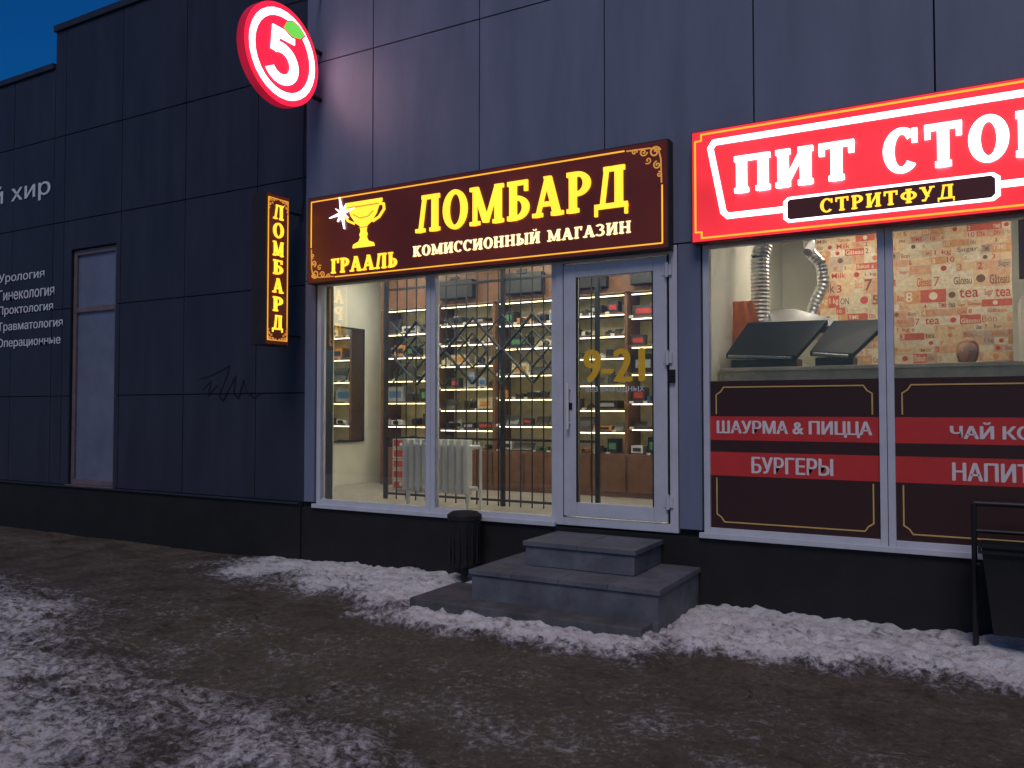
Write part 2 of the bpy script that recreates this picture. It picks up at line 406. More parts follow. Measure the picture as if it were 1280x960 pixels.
for i in range(6):
    hs = [1.10]+heights[i]; tops = heights[i]+[2.99]
    for z, zt in zip(hs, tops):
        x = bays[i]+.04; clear = zt-z-.06
        while x < bays[i+1]-.1:
            k = random.choices(range(len(cols)), [6,5,3,1.0,1.0,5,1.6,.5,.6,1.6])[0]
            wd = min(random.uniform(.05, .30), bays[i+1]-.03-x); h = random.uniform(.25, .85)*clear; dp = random.uniform(.08, .25)
            yy = y0s+random.uniform(.03, .12); b = z+.012; ty = random.random()
            if ty < .45:
                gs[k].box(x, x+wd, yy, yy+dp, b, b+h)
                gs[(k+2) % len(cols)].box(x+wd*.15, x+wd*.85, yy-.004, yy-.001, b+h*.25, b+h*.7)
            elif ty < .7:
                h = min(h, .15)
                gs[k].box(x, x+wd, yy+.03, yy+dp, b, b+h*.7); gs[0].cyl((x+wd/2, yy-.03, b+h*.35), (x+wd/2, yy+.03, b+h*.35), min(h*.28, wd*.4))
                gs[2].box(x+wd*.35, x+wd*.65, yy+.04, yy+dp-.02, b+h*.7, b+h*.85)
            elif ty < .85:
                r = min(wd, .12)/2; gs[k].cyl((x+r, yy+r, b), (x+r, yy+r, b+h*.7), r); gs[k].cyl((x+r, yy+r, b+h*.7), (x+r, yy+r, b+h), r*.4)
                wd = 2*r
            else:
                gs[1].add([(x, yy, b), (x+wd, yy, b), (x+wd, yy+.08, b+h), (x, yy+.08, b+h), (x, yy+.02, b), (x+wd, yy+.02, b), (x+wd, yy+.1, b+h), (x, yy+.1, b+h)],
                          [(0,1,2,3),(7,6,5,4),(0,4,5,1),(1,5,6,2),(2,6,7,3),(3,7,4,0)])
            if random.random() < .7: gs[9].box(x, x+.05, y0s-.004, y0s+.004, z-.012, z+.02)
            x += wd+random.uniform(.01, .14)
for k, gg in enumerate(gs): gg.out('goods_%d' % k, pmat('goods_%d' % k, cols[k], .35), mer)
cs = top('storage_case')
g = G()
for i, x in enumerate((-6.2, -5.2, -4.35, -3.5)):
    g.box(x, x+.55, 2.30, 2.395, 3.06, 3.3+.02*i); g.box(x+.2, x+.35, 2.29, 2.31, 3.3, 3.34+.02*i)
g.out('case_bodies', M['black'], cs, bevel=.015)
mi = top('wall_mirror')
mm, N, L, b = new_mat('mirror'); b.inputs['Metallic'].default_value = 1; b.inputs['Roughness'].default_value = .03; b.inputs['Base Color'].default_value = (.85, .87, .8, 1)
g = G(); g.box(-7.497, -7.48, 1.75, 2.36, 1.2, 2.72); g.out('mirror_glass', mm, mi)
g = G()
for a in ((1.73, 1.75, 1.18, 2.74), (2.36, 2.38, 1.18, 2.74), (1.75, 2.36, 1.18, 1.2), (1.75, 2.36, 2.72, 2.74)): g.box(-7.497, -7.47, *a)
g.out('mirror_frame', M['black'], mi)

# security grille
gr = top('security_grille'); g = G(); yg = .95
x = -5.95
while x < -3.3:
    g.cyl((x, yg, .6), (x, yg, 3.4), .008, n=6); x += .135
for z in (.66, 1.30, 3.0): g.box(-5.97, -3.3, yg-.012, yg+.012, z-.012, z+.012)
for cx in (-5.52, -4.78, -4.04):
    for q, rr_ in ((.36, .016), (.19, .011)):
        pts = [(cx-q, 2.26), (cx, 2.26+q), (cx+q, 2.26), (cx, 2.26-q), (cx-q, 2.26)]
        g.tube([(p[0], yg-.02, p[1]) for p in pts], rr_, 6)
    g.tube([(cx-.37, yg-.02, 2.26+.37), (cx+.37, yg-.02, 2.26-.37)], .009, 6); g.tube([(cx+.37, yg-.02, 2.26+.37), (cx-.37, yg-.02, 2.26-.37)], .009, 6)
for x in (-5.97, -4.41, -3.32): g.box(x-.02, x+.02, yg-.02, yg+.02, .6, 3.5)
g.out('grille_bars', M['black'], gr)

rd = top('radiator'); g = G()
x0 = -5.36; n = 10; yr = .50
for i in range(n):
    x = x0 + i*.085
    g.box(x, x+.058, yr-.045, yr+.045, .76, 1.31)
    g.box(x+.012, x+.046, yr-.056, yr+.056, .80, 1.27)
g.cyl((x0-.06, yr, .82), (x0+n*.085+.06, yr, .82), .022); g.cyl((x0-.06, yr, 1.24), (x0+n*.085+.1, yr, 1.24), .022)
g.cyl((x0+n*.085+.1, yr, .6), (x0+n*.085+.1, yr, 1.24), .016)
for xx in (x0+.03, x0+n*.085-.06): g.box(xx, xx+.03, yr-.02, yr+.02, .6, .77)
g.out('radiator_fins', M['white'], rd, bevel=.008)

pk = top('boxed_goods_stack'); g = G(); g2 = G()
for i in range(5):
    z = .62+i*.13
    g.box(-6.45, -6.0, 1.7, 2.0, z, z+.12); g2.box(-6.43, -6.2, 1.693, 1.699, z+.02, z+.1)
g.out('packs', pmat('packs', (.6, .55, .5), .6), pk); g2.out('pack_labels', pmat('plab', (.5, .05, .04), .6), pk)
nt = top('paper_notice'); g = G(); g.box(-2.42, -2.25, .26, .262, 2.0, 2.24); g.box(-2.42, -2.25, .26, .262, 2.30, 2.5); g.box(-2.2, -2.13, .26, .262, 2.25, 2.5)
g.out('papers', M['white'], nt)

# ------------------------------------------------------------ cafe interior
cf = top('serving_counter')
g = G(); g.box(-2.0, .4, .62, .66, .6, 1.95); g.box(-2.0, .4, .60, 1.0, 1.95, 1.985)
g.out('counter_body', pmat('counter', (.62, .55, .42), .4), cf, bevel=.004)
gl = top('contact_grill'); g = G(); g2 = G()
for x0, w_, tilt, sh_ in ((-1.96, .60, .30, .22), (-1.25, .34, .28, .26)):
    g.box(x0+.04, x0+w_, .68, .95, 1.987, 2.06)
    g.add([(x0, .68, 2.07), (x0+w_, .68, 2.04), (x0+w_+sh_, .95, 2.06+tilt), (x0+sh_*.6, .95, 2.07+tilt),
           (x0, .66, 2.11), (x0+w_, .66, 2.08), (x0+w_+sh_, .92, 2.10+tilt), (x0+sh_*.6, .92, 2.11+tilt)],
          [(0,3,2,1),(4,5,6,7),(0,1,5,4),(1,2,6,5),(2,3,7,6),(3,0,4,7)])
    g2.cyl((x0+.03, .63, 2.09), (x0+w_-.03, .63, 2.06), .012)
g.out('grill_bodies', M['black'], gl, bevel=.006); g2.out('grill_handles', M['steel'], gl)
hd = top('extractor_hood'); g = G()
g.add([(-2.0, 1.1, 2.30), (-.95, 1.1, 2.30), (-.95, 1.9, 2.30), (-2.0, 1.9, 2.30), (-2.0, 1.1, 2.36), (-.95, 1.1, 2.36), (-.95, 1.9, 2.36), (-2.0, 1.9, 2.36), (-1.9, 1.35, 2.56), (-1.5, 1.35, 2.56), (-1.5, 1.8, 2.56), (-1.9, 1.8, 2.56)],
      [(0,3,2,1),(0,1,5,4),(1,2,6,5),(2,3,7,6),(3,0,4,7),(4,5,9,8),(5,6,10,9),(6,7,11,10),(7,4,8,11),(8,9,10,11)])
g.out('hood_canopy', M['steel'], hd)
du = top('ventilation_duct'); g = G()
def duct(pts, r):
    P = [Vector(p) for p in pts]
    for a, b in zip(P[:-1], P[1:]):
        n = max(1, int((b-a).length/.035))
        for i in range(n):
            p = a.lerp(b, i/n); q = a.lerp(b, (i+.5)/n); s = a.lerp(b, (i+1)/n)
            g.cyl(p, q, r*.9, r, 14, False); g.cyl(q, s, r, r*.9, 14, False)
duct([(-1.80, 1.30, 2.36), (-1.80, 1.30, 2.62), (-1.80, 1.3, 3.05), (-1.76, 1.35, 3.25), (-1.6, 1.5, 3.4), (-1.5, 1.6, 3.6)], .09)
duct([(-1.42, 1.5, 2.36), (-1.34, 1.5, 2.62), (-1.26, 1.5, 2.80), (-1.28, 1.5, 2.98), (-1.38, 1.5, 3.1), (-1.40, 1.5, 3.35), (-1.3, 1.6, 3.6)], .055)
g.out('duct_tube', M['duct'], du)

wp = top('poster_wallpaper')
pc = [(.66,.47,.28),(.60,.34,.20),(.55,.11,.06),(.62,.52,.36),(.60,.30,.12),(.48,.36,.26),(.70,.60,.44)]
gp = [G() for _ in pc]
yw = 2.6
box('wallpaper_partition', (-1.5, .28, yw, yw+.1, .6, 3.6), M['cream'], wp)
words = ['ON','TIME','Biskuit','8','10','2','7','Café','tea','Milk','4','Bon','3','Sugar','&','5','Gâteau','1 kg','ON']
ink_r = pmat('ink_red', (.5, .06, .04), .7); ink_c = pmat('ink_cream', (.75, .64, .48), .7); ink_b = pmat('ink_brown', (.2, .09, .05), .7); ink_o = pmat('ink_orange', (.6, .22, .08), .7)
zz = 1.8
while zz < 3.56:
    h = random.choice([.07, .09, .13, .16]); x = -1.5
    if zz+h > 3.59: break
    while x < .27:
        w_ = min(random.uniform(.07, .24), .28-x)
        k = random.choices(range(len(pc)), [4,2.4,1.8,3.5,1.6,1.5,3])[0]
        gp[k].box(x, x+w_, yw-.004, yw-.001, zz, zz+h)
        if w_ > .05:
            ink = ink_c if k in (2, 4) else random.choice([ink_r, ink_o, ink_b, ink_r])
            s = random.choice(words)
            if random.random() < .2:
                polys('print_motif', [[(x+w_/2+min(w_, h)*.3*math.cos(2*math.pi*q/14), zz+h/2+min(w_, h)*.3*math.sin(2*math.pi*q/14)) for q in range(14)]], F_front(0, yw-.004, 0), ink, wp, 0, .001)
            else:
                hh_ = h*random.uniform(.45, .78); mw = min(w_-.02, hh_*.62*len(s)); zo = random.uniform(.01, max(.011, h-hh_-.01))
                text_fit('print', s, x+.01, x+.01+mw, zz+zo, zz+zo+hh_, F_front(0, yw-.005, 0), ink, wp, .001, .01)
        x += w_
    zz += h
for k, gg in enumerate(gp):
    if gg.v: gg.out('tiles_%d' % k, pmat('wallp_%d' % k, pc[k], .7, 0, .25, 25), wp)
fr_ = top('refrigerator'); g = G(); g.box(.32, .95, 1.9, 2.5, .6, 2.62); g.box(.34, .93, 1.87, 1.899, .7, 2.58); g.out('fridge_body', M['white'], fr_, bevel=.01)
g = G(); g.cyl((.39, 1.85, 1.4), (.39, 1.85, 1.9), .012); g.out('fridge_handle', M['steel'], fr_)
mb = top('menu_board'); box('board', (.30, 1.6, 1.5, 1.53, 2.72, 3.25), pmat('menu_brown', (.12, .05, .03), .5), mb)
g = G()
for i in range(3):
    for j in range(4): g.box(.36+i*.4, .36+i*.4+.3, 1.494, 1.498, 2.79+j*.11, 2.79+j*.11+.06)
g.out('board_prints', M['cream'], mb)
ob = top('hanging_apron')
g = G(); nn = 9
vs = []
for j in range(6):
    for i in range(nn):
        t = i/(nn-1); vs.append((-2.0+t*.30*(1-.07*j), 1.05+.02*math.sin(i*2.1+j*.4), 2.2+j*.085))
g.add(vs, [(j*nn+i, j*nn+i+1, (j+1)*nn+i+1, (j+1)*nn+i) for j in range(5) for i in range(nn-1)])
g.out('cloth', M['orange'], ob, True)
tl = top('track_spotlight')
g = G()
for x in (-1.28, .42):
    g.cyl((x, 1.0, 3.08), (x-.02, .92, 3.0), .035, .04); g.cyl((x, 1.02, 3.09), (x, 1.02, 3.2), .01)
g.out('spot_heads', M['white'], tl)
g = G(); g.box(-1.9, .8, 1.0, 1.04, 3.2, 3.23); g.out('track', M['white'], tl)

# ------------------------------------------------------------ person behind the counter
per = top('shop_assistant')
def skin_mesh(name, pts, edges, radii, mat, sub=2):
    me = bpy.data.meshes.new(name); me.from_pydata(pts, edges, []); me.update()
    o = bpy.data.objects.new(name, me); scene.collection.objects.link(o); o.parent = per
    s = o.modifiers.new('skin', 'SKIN')
    bpy.context.view_layer.objects.active = o
    for i, r in enumerate(radii):
        me.skin_vertices[0].data[i].radius = (r, r) if not isinstance(r, tuple) else r
    me.skin_vertices[0].data[0].use_root = True
    ss = o.modifiers.new('sub', 'SUBSURF'); ss.levels = sub; ss.render_levels = sub
    me.materials.append(mat); return o
px, py, pz = -.09, 1.4, .6
def P(x, y, z): return (px+x, py+y, pz+z)
try:
    skin_mesh('torso_shirt', [P(0,0,.86), P(0,0,1.05), P(0,0,1.25), P(-.17,0,1.28), P(.17,0,1.28), P(-.23,-.02,1.05), P(.23,-.02,1.05), P(0,.0,1.33)],
              [(0,1),(1,2),(2,3),(2,4),(3,5),(4,6),(2,7)], [(.15,.11),(.13,.1),(.14,.1),.06,.06,.045,.045,.055], M['shirt'])
    skin_mesh('legs', [P(0,0,.84), P(-.09,0,.78), P(-.1,0,.45), P(-.1,.01,.07), P(.09,0,.78), P(.1,0,.45), P(.1,.01,.07), P(-.1,-.12,.04), P(.1,-.12,.04)],
              [(0,1),(1,2),(2,3),(0,4),(4,5),(5,6),(3,7),(6,8)], [(.14,.1),.085,.06,.045,.085,.06,.045,.04,.04], M['trousers'])
    skin_mesh('forearms', [P(-.23,-.02,1.06), P(-.2,-.24,.98), P(-.18,-.32,.97)], [(0,1),(1,2)], [.035,.028,.03], M['skin'])
    skin_mesh('forearms_r', [P(.23,-.02,1.06), P(.2,-.24,.98), P(.18,-.32,.97)], [(0,1),(1,2)], [.035,.028,.03], M['skin'])
    skin_mesh('neck', [P(0,0,1.3), P(0,-.005,1.42)], [(0,1)], [.05,.045], M['skin'])
except Exception as ex: print('skin', ex)
def ell(name, c, r, mat, fn=None):
    nu, nv = 24, 16; vs = []; fs = []
    for j in range(nv+1):
        th = math.pi*j/nv
        for i in range(nu):
            ph = 2*math.pi*i/nu; v = [math.sin(th)*math.cos(ph), math.sin(th)*math.sin(ph), math.cos(th)]
            if fn: v = fn(v)
            vs.append((c[0]+v[0]*r[0], c[1]+v[1]*r[1], c[2]+v[2]*r[2]))
    for j in range(nv):
        for i in range(nu): fs.append((j*nu+i, (j+1)*nu+i, (j+1)*nu+(i+1) % nu, j*nu+(i+1) % nu))
    return mk(name, vs, fs, mat, per, True)
def headf(v):
    x, y, z = v
    if z < 0: x *= 1+.28*z; y *= 1+.1*z
    if y < 0 and abs(x) < .2 and -.35 < z < .1: y -= .22*(1-abs(x)/.2)*(1-(z+.35)/.45)
    return (x, y, z)
ell('head', P(0,-.01,1.51), (.075,.09,.11), M['skin'], headf)
def hairf(v):
    x, y, z = v
    if y < -.2 and z < .45: y *= .55; x *= .98
    if z < 0: z *= 1.35 if y > 0 else .3
    return (x, y, z)
ell('hair', P(0,.008,1.525), (.088,.098,.112), M['hair'], hairf)
for s in (-1, 1):
    ell('ear', P(s*.076,0,1.505), (.012,.02,.03), M['skin'])
    ell('eye', P(s*.03,-.088,1.52), (.012,.008,.008), M['white']); ell('pupil', P(s*.03,-.095,1.52), (.005,.004,.005), M['black'])
ell('mouth', P(0,-.092,1.455), (.022,.006,.006), M['decalred'])
for s in (-1, 1):
    ell('palm', P(s*.175,-.36,.965), (.038,.045,.015), M['skin'])
    for k in range(4):
        g = G(); ln = [.06,.072,.068,.052][k]; xx = s*.175+(k-1.5)*.019
        g.cyl(P(xx,-.395,.967), P(xx,-.395-ln*.55,.965), .0085, .008, 8); g.cyl(P(xx,-.395-ln*.55,.965), P(xx,-.395-ln,.952), .008, .006, 8); g.out('finger', M['skin'], per, True)
    g = G(); g.cyl(P(s*.175-s*.032,-.35,.965), P(s*.175-s*.062,-.39,.96), .011, .008, 8); g.out('thumb', M['skin'], per, True)

# ------------------------------------------------------------ window decals
def decal(name, x0, x1, t1, t2):
    d = top(name); f = F_front(0, -.0, 0)
    box('film', (x0, x1, .001, .004, .67, 1.85), M['decal'], d)
    box('band_upper', (x0, x1, -.0015, .0005, 1.375, 1.565), M['decalred'], d)
    box('band_lower', (x0, x1, -.0015, .0005, 1.09, 1.28), M['decalred'], d)
    a, b, c, e = x0+.05, x1-.05, .72, 1.80; k = .06
    rb = ribbon([(a, 1.07), (a, c+k), (a+k*.6, c+k*.6), (a+k, c), (b-k, c), (b-k*.6, c+k*.6), (b, c+k), (b, 1.07)], .010)
    rb += ribbon([(a, 1.585), (a, e-k), (a+k*.6, e-k*.6), (a+k, e), (b-k, e), (b-k*.6, e-k*.6), (b, e-k), (b, 1.585)], .010)
    polys('gold_border', rb, f, M['decalgold'], d, -.0005, .001)
    xc = (x0+x1)/2
    text_bold('text_upper', t1[0], xc-t1[1]/2, xc+t1[1]/2, 1.41, 1.53, f, M['decalwhite'], d, .003, .005)
    text_bold('text_lower', t2[0], xc-t2[1]/2, xc+t2[1]/2, 1.12, 1.245, f, M['decalwhite'], d, .003, .005)
decal('window_decal', -1.912, -.648, ('ШАУРМА & ПИЦЦА', 1.15), ('БУРГЕРЫ', .60))
decal('window_decal', -.547, .852, ('ЧАЙ КОФЕ', .68), ('НАПИТКИ', .66))

# ------------------------------------------------------------ signs
def curls(cx, cz, sx, sz, s=1.0):
    out = []
    def spiral(x, z, r, a0, turns, w):
        pts = []
        n = 22
        for i in range(n+1):
            t = i/n; rr = r*(1-t*.85); a = a0+turns*2*math.pi*t
            pts.append((cx+sx*(x+rr*math.cos(a)), cz+sz*(z+rr*math.sin(a))))
        return ribbon(pts, w)
    out += spiral(.07*s, .06*s, .05*s, 3.4, 1.3, .013*s)
    out += spiral(.17*s, .045*s, .035*s, 3.0, -1.3, .011*s)
    out += spiral(.05*s, .17*s, .035*s, -1.4, 1.3, .011*s)
    out += spiral(.25*s, .035*s, .025*s, 3.0, 1.2, .010*s)
    out += spiral(.035*s, .25*s, .025*s, -1.4, -1.2, .010*s)
    out += spiral(.13*s, .12*s, .03*s, .8, 1.1, .009*s)
    out += ribbon([(cx+sx*.015*s, cz+sz*.32*s), (cx+sx*.02*s, cz+sz*.12*s), (cx+sx*.04*s, cz+sz*.04*s), (cx+sx*.12*s, cz+sz*.02*s), (cx+sx*.32*s, cz+sz*.015*s)], .012*s)
    return out
ps = top('pawnshop_sign')
X0, X1, Z0, Z1 = -6.14, -2.194, 2.935, 3.845; yf = -.17
box('sign_box', (X0, X1, yf+.004, -.052, Z0, Z1), M['signcase'], ps, bevel=.004)
box('sign_face', (X0+.012, X1-.012, yf, yf+.003, Z0+.012, Z1-.012), M['brownlit'], ps)
f = F_front(0, yf, 0)
a, b, c, e = X0+.055, X1-.055, Z0+.05, Z1-.05
polys('border_line', ribbon([(a+.33, e), (a, e)], .012)+ribbon([(a, e), (a, c+.33)], .012)+ribbon([(a+.33, c), (b, c)], .012)+ribbon([(b, c), (b, e-.33)], .012)+ribbon([(b-.33, e), (a+.33, e)], .012), f, M['yellowline'], ps, 0, .004)
polys('corner_ornaments', curls(b+.01, e+.01, -1, -1)+curls(a-.01, c-.01, 1, 1), f, M['gold'], ps, 0, .004)
polys('letters_main', slab('ЛОМБАРД', -4.735, -2.535, 3.325, 3.68, .06), f, M['yellow'], ps, 0, .02)
polys('letters_sub', slab('КОМИССИОННЫЙ МАГАЗИН', -4.77, -2.52, 3.10, 3.20, .08), f, M['cream_lit'], ps, 0, .01)
polys('letters_name', slab('ГРААЛЬ', -5.81, -4.95, 3.02, 3.17, .05), f, M['yellow'], ps, 0, .012)
cx = -5.38
prof = [(.235,.47),(.235,.44),(.20,.42),(.165,.33),(.10,.25),(.045,.215),(.035,.16),(.05,.13),(.04,.10),(.06,.06),(.13,.035),(.14,0)]
cup = [(cx+x, 3.255+z) for x, z in prof]+[(cx-x, 3.255+z) for x, z in reversed(prof)]
hand = []
for s in (-1, 1):
    hand += ribbon([(cx+s*.19, 3.67), (cx+s*.255, 3.665), (cx+s*.26, 3.61), (cx+s*.2, 3.54), (cx+s*.12, 3.505)], .022)
polys('goblet', [cup]+hand, f, M['yellow'], ps, 0, .012)
polys('goblet_detail', ribbon([(cx-.2, 3.672), (cx+.2, 3.672)], .012)+ribbon([(cx-.13, 3.60), (cx-.04, 3.55), (cx+.07, 3.56), (cx+.13, 3.61)], .010)+ribbon([(cx-.05, 3.455), (cx+.05, 3.455)], .008), f, M['gold'], ps, .012, .018)
st = []
for k in range(8):
    an = k*math.pi/4+.2; rl = .17 if k % 2 == 0 else .1
    sx_, sz_ = -5.66, 3.63
    st.append([(sx_+math.cos(an)*rl, sz_+math.sin(an)*rl), (sx_+math.cos(an+1.57)*.014, sz_+math.sin(an+1.57)*.014), (sx_+math.cos(an-1.57)*.014, sz_+math.sin(an-1.57)*.014)])
polys('sparkle', st, f, M['whitelit'], ps, 0, .02)

fs_ = top('fast_food_sign')
X0, X1, Z0, Z1 = -2.006, .84, 2.955, 3.86; yf = -.17
box('sign_box', (X0, X1, yf+.004, -.052, Z0, Z1), pmat('red_case', (.25, .02, .02), .5), fs_, bevel=.004)
box('sign_face', (X0+.01, X1-.01, yf, yf+.003, Z0+.01, Z1-.01), M['redlit'], fs_)
a, b, c, e = X0+.035, X1-.035, Z0+.035, Z1-.035; k = .05
polys('border_line', ribbon([(a, c+k), (a, e-k), (a+k, e-k), (a+k, e), (b-k, e), (b-k, e-k), (b, e-k), (b, c+k), (b-k, c+k), (b-k, c), (a+k, c), (a+k, c+k), (a, c+k)], .013), f, M['yellowline'], fs_, 0, .004)
polys('white_frame', ribbon([(-1.30, 3.145), (-1.71, 3.145), (-1.745, 3.18), (-1.845, 3.70), (-1.815, 3.745), (.655, 3.745), (.685, 3.70), (.585, 3.18), (.55, 3.145), (.15, 3.145)], .045), f, M['whitelit'], fs_, 0, .012)
polys('letters_main', slab('ПИТ', -1.66, -.77, 3.315, 3.60, .09, GLb)+slab('СТОП', -.59, .50, 3.315, 3.62, .09, GLb), f, M['whitelit'], fs_, 0, .03)
polys('plate_rim', [[(-1.285, 3.07), (-1.25, 3.04), (.10, 3.04), (.14, 3.07), (.14, 3.20), (.10, 3.232), (-1.25, 3.232), (-1.285, 3.20)]], f, M['whitelit'], fs_, 0, .014)
polys('plate', [[(-1.255, 3.075), (-1.235, 3.06), (.085, 3.06), (.11, 3.085), (.11, 3.19), (.085, 3.212), (-1.235, 3.212), (-1.255, 3.195)]], f, M['darklit'], fs_, .014, .018)
polys('letters_sub', slab('СТРИТФУД', -1.02, -.13, 3.085, 3.185, .12), f, M['yellow'], fs_, .018, .022)

pj = top('projecting_pawnshop_sign')
box('sign_box', (-6.484, -6.284, -.615, -.285, 2.28, 3.84), M['signcase'], pj, bevel=.004)
box('sign_face', (-6.2835, -6.280, -.605, -.295, 2.29, 3.83), M['brownlit'], pj)
g = G()
for z in (2.40, 3.72): g.box(-6.39, -6.37, -.285, -.02, z-.01, z+.01)
g.out('brackets', M['black'], pj)
fsd = F_side(-6.28, 0, 0)
polys('border_line', ribbon([(-.585, 2.33), (-.315, 2.33), (-.315, 3.79), (-.585, 3.79), (-.585, 2.33)], .009), fsd, M['yellowline'], pj, 0, .004)
lt = []; zc = 3.58
for ch in 'ЛОМБАРД':
    lt += slab(ch, -.525, -.375, zc, zc+.15); zc -= .19
polys('letters', lt, fsd, M['yellow'], pj, 0, .01)
polys('corner_ornaments', curls(-.59, 3.795, 1, -1, .45)+curls(-.31, 3.795, -1, -1, .45)+curls(-.59, 2.325, 1, 1, .45)+curls(-.31, 2.325, -1, 1, .45), fsd, M['gold'], pj, 0, .005)

rs = top('round_supermarket_sign')
cy, cz, r = -.66, 5.17, .505; xf = -6.02
discred = emat('lit_red_disc', (.88, .015, .05), 1.3, .1)
g = G(); g.cyl((xf-.10, cy, cz), (xf-.004, cy, cz), r, r, 64); g.out('drum', emat('drum_red_side', (.6, .01, .05), .5, .2, (.3, .01, .02)), rs)
fsd = F_side(xf, 0, 0)
def circ(cx, cz, r, n=64): return [(cx+r*math.cos(2*math.pi*i/n), cz+r*math.sin(2*math.pi*i/n)) for i in range(n)]
polys('face', [circ(cy, cz, r-.004)], fsd, discred, rs, -.003, .002)
polys('white_ring', [Es(cy, cz, .445, .445, 0, 180, .07, .07), Es(cy, cz, .445, .445, 180, 362, .07, .07)], fsd, M['whitelit'], rs, .002, .008)
five = [[(cy-.17, cz+.0), (cy-.07, cz+.0), (cy-.05, cz+.25), (cy-.15, cz+.25)], Rs(cy-.15, cy+.15, cz+.15, cz+.25)]
five += [Es(cy-.03, cz-.10, .235, .21, -150, 125, .115, .10)]
polys('figure_five', five, fsd, M['whitelit'], rs, .002, .012)
leaf = [(cy-.01, cz+.27), (cy+.03, cz+.34), (cy+.11, cz+.375), (cy+.20, cz+.36), (cy+.28, cz+.30), (cy+.22, cz+.24), (cy+.11, cz+.22)]
polys('leaf_rim', [[(cy+.13+(p-cy-.13)*1.14, cz+.30+(q-cz-.30)*1.2) for p, q in leaf]], fsd, discred, rs, .002, .0165)
polys('leaf', [leaf], fsd, M['green'], rs, .002, .019)
g = G(); g.tube([(xf-.06, cy+.4, cz+.25), (xf-.06, -.03, cz+.25)], .025); g.tube([(xf-.06, cy+.4, cz-.25), (xf-.06, -.03, cz-.25)], .025); g.tube([(xf-.06, cy, cz+.5), (xf-.06, -.03, cz+.9)], .012)
g.out('brackets', M['black'], rs)

cl = top('clinic_wall_lettering'); f = F_front(0, -.024, 0)
for s, z, x1 in (('Урология', 3.44, -11.05), ('Гинекология', 3.21, -10.82), ('Проктология', 2.98, -10.84), ('Травматология', 2.75, -10.62), ('Операционные', 2.52, -10.66)):
    text_bold('line', s, -12.14, x1, z-.05, z+.10, f, M['wall_text'], cl, .006, .004)
text_bold('heading', 'пластической хир', -15.75, -10.95, 4.49, 4.80, f, M['wall_text'], cl, .006, .006)

gf = top('graffiti_tag')
pts = [(-7.95,1.98),(-7.8,2.0),(-7.6,2.06),(-7.45,2.12),(-7.5,1.98),(-7.62,1.78),(-7.55,1.72),(-7.42,1.9),(-7.35,2.0),(-7.38,1.8),(-7.3,1.75),(-7.22,1.95),(-7.18,1.82),(-7.05,1.75),(-6.95,1.8)]
polys('spray_line', ribbon(pts, .018)+ribbon([(-7.9,1.85),(-7.75,1.95),(-7.8,1.78),(-7.65,1.9)], .014), F_front(0, -.0225, 0), M['paintblack'], gf, 0, .001)

# ------------------------------------------------------------ steps
sp = top('entrance_steps')
box('lower_slab', (-4.0, -2.04, -1.25, -.55, -.05, .12), M['step'], sp, .012)
box('middle_step', (-3.55, -2.0, -1.03, -.06, -.05, .31), M['steptile'], sp, .006)
def tiles(name, x0, x1, y0, y1, z0, z1, nx_, ny_):
    g = G()
    for i in range(nx_):
        for j in range(ny_):
            a = x0+(x1-x0)*i/nx_; b = x0+(x1-x0)*(i+1)/nx_; c = y0+(y1-y0)*j/ny_; d = y0+(y1-y0)*(j+1)/ny_
            g.box(a+.002, b-.002, c+.002, d-.002, z0, z1+random.uniform(-.0015, .0015))
    g.out(name, M['steptile'], sp, bevel=.003)
tiles('middle_tread', -3.57, -1.98, -1.05, -.058, .312, .35, 4, 3)
box('upper_step', (-3.25, -2.31, -.68, -.062, .352, .51), M['steptile'], sp, .006)
tiles('upper_tread', -3.27, -2.29, -.70, -.06, .512, .55, 2, 2)
# ------------------------------------------------------------ bins
t = top('trash_bin'); g = G(); x, y, r = -4.12, -.25, .15
g.cyl((x, y, .20), (x, y, .62), r*.8, r, 20); g.cyl((x, y, .62), (x, y, .665), r*1.06, r*1.06, 20); g.cyl((x, y, .665), (x, y, .69), r*1.0, r*.8, 20)
for k in range(14):
    a = 2*math.pi*k/14; g.box(x+math.cos(a)*r*.92-.01, x+math.cos(a)*r*.92+.01, y+math.sin(a)*r*.92-.01, y+math.sin(a)*r*.92+.01, .23, .6)
g.cyl((x, y, 0), (x, y, .2), .03, .03, 12); g.cyl((x, y, 0), (x, y, .04), .11, .11, 16)
g.out('bin_body', pmat('bin_dark', (.015, .014, .013), .65, .1, .3, 12, .2), t, bevel=.003)
t = top('trash_bin'); g = G()
bx, by = .22, -.35
for dx in (-.27, .27):
    g.cyl((bx+dx, by, 0), (bx+dx, by, 1.0), .018); g.box(bx+dx-.05, bx+dx+.05, by-.12, by+.12, 0, .03)
g.cyl((bx-.27, by, 1.0), (bx+.27, by, 1.0), .018); g.cyl((bx-.27, by, .82), (bx+.27, by, .82), .014)
g.add([(bx-.17,by-.13,.18),(bx+.17,by-.13,.18),(bx+.17,by+.13,.18),(bx-.17,by+.13,.18),(bx-.23,by-.18,.74),(bx+.23,by-.18,.74),(bx+.23,by+.18,.74),(bx-.23,by+.18,.74)],
      [(0,3,2,1),(0,1,5,4),(1,2,6,5),(2,3,7,6),(3,0,4,7)])
frame_rect(g, bx-.25, bx+.25, .70, .76, .02, by-.2, by-.185)
g.cyl((bx-.27, by, .6), (bx-.2, by, .6), .015); g.cyl((bx+.2, by, .6), (bx+.27, by, .6), .015)
g.out('bin_body', M['black'], t)

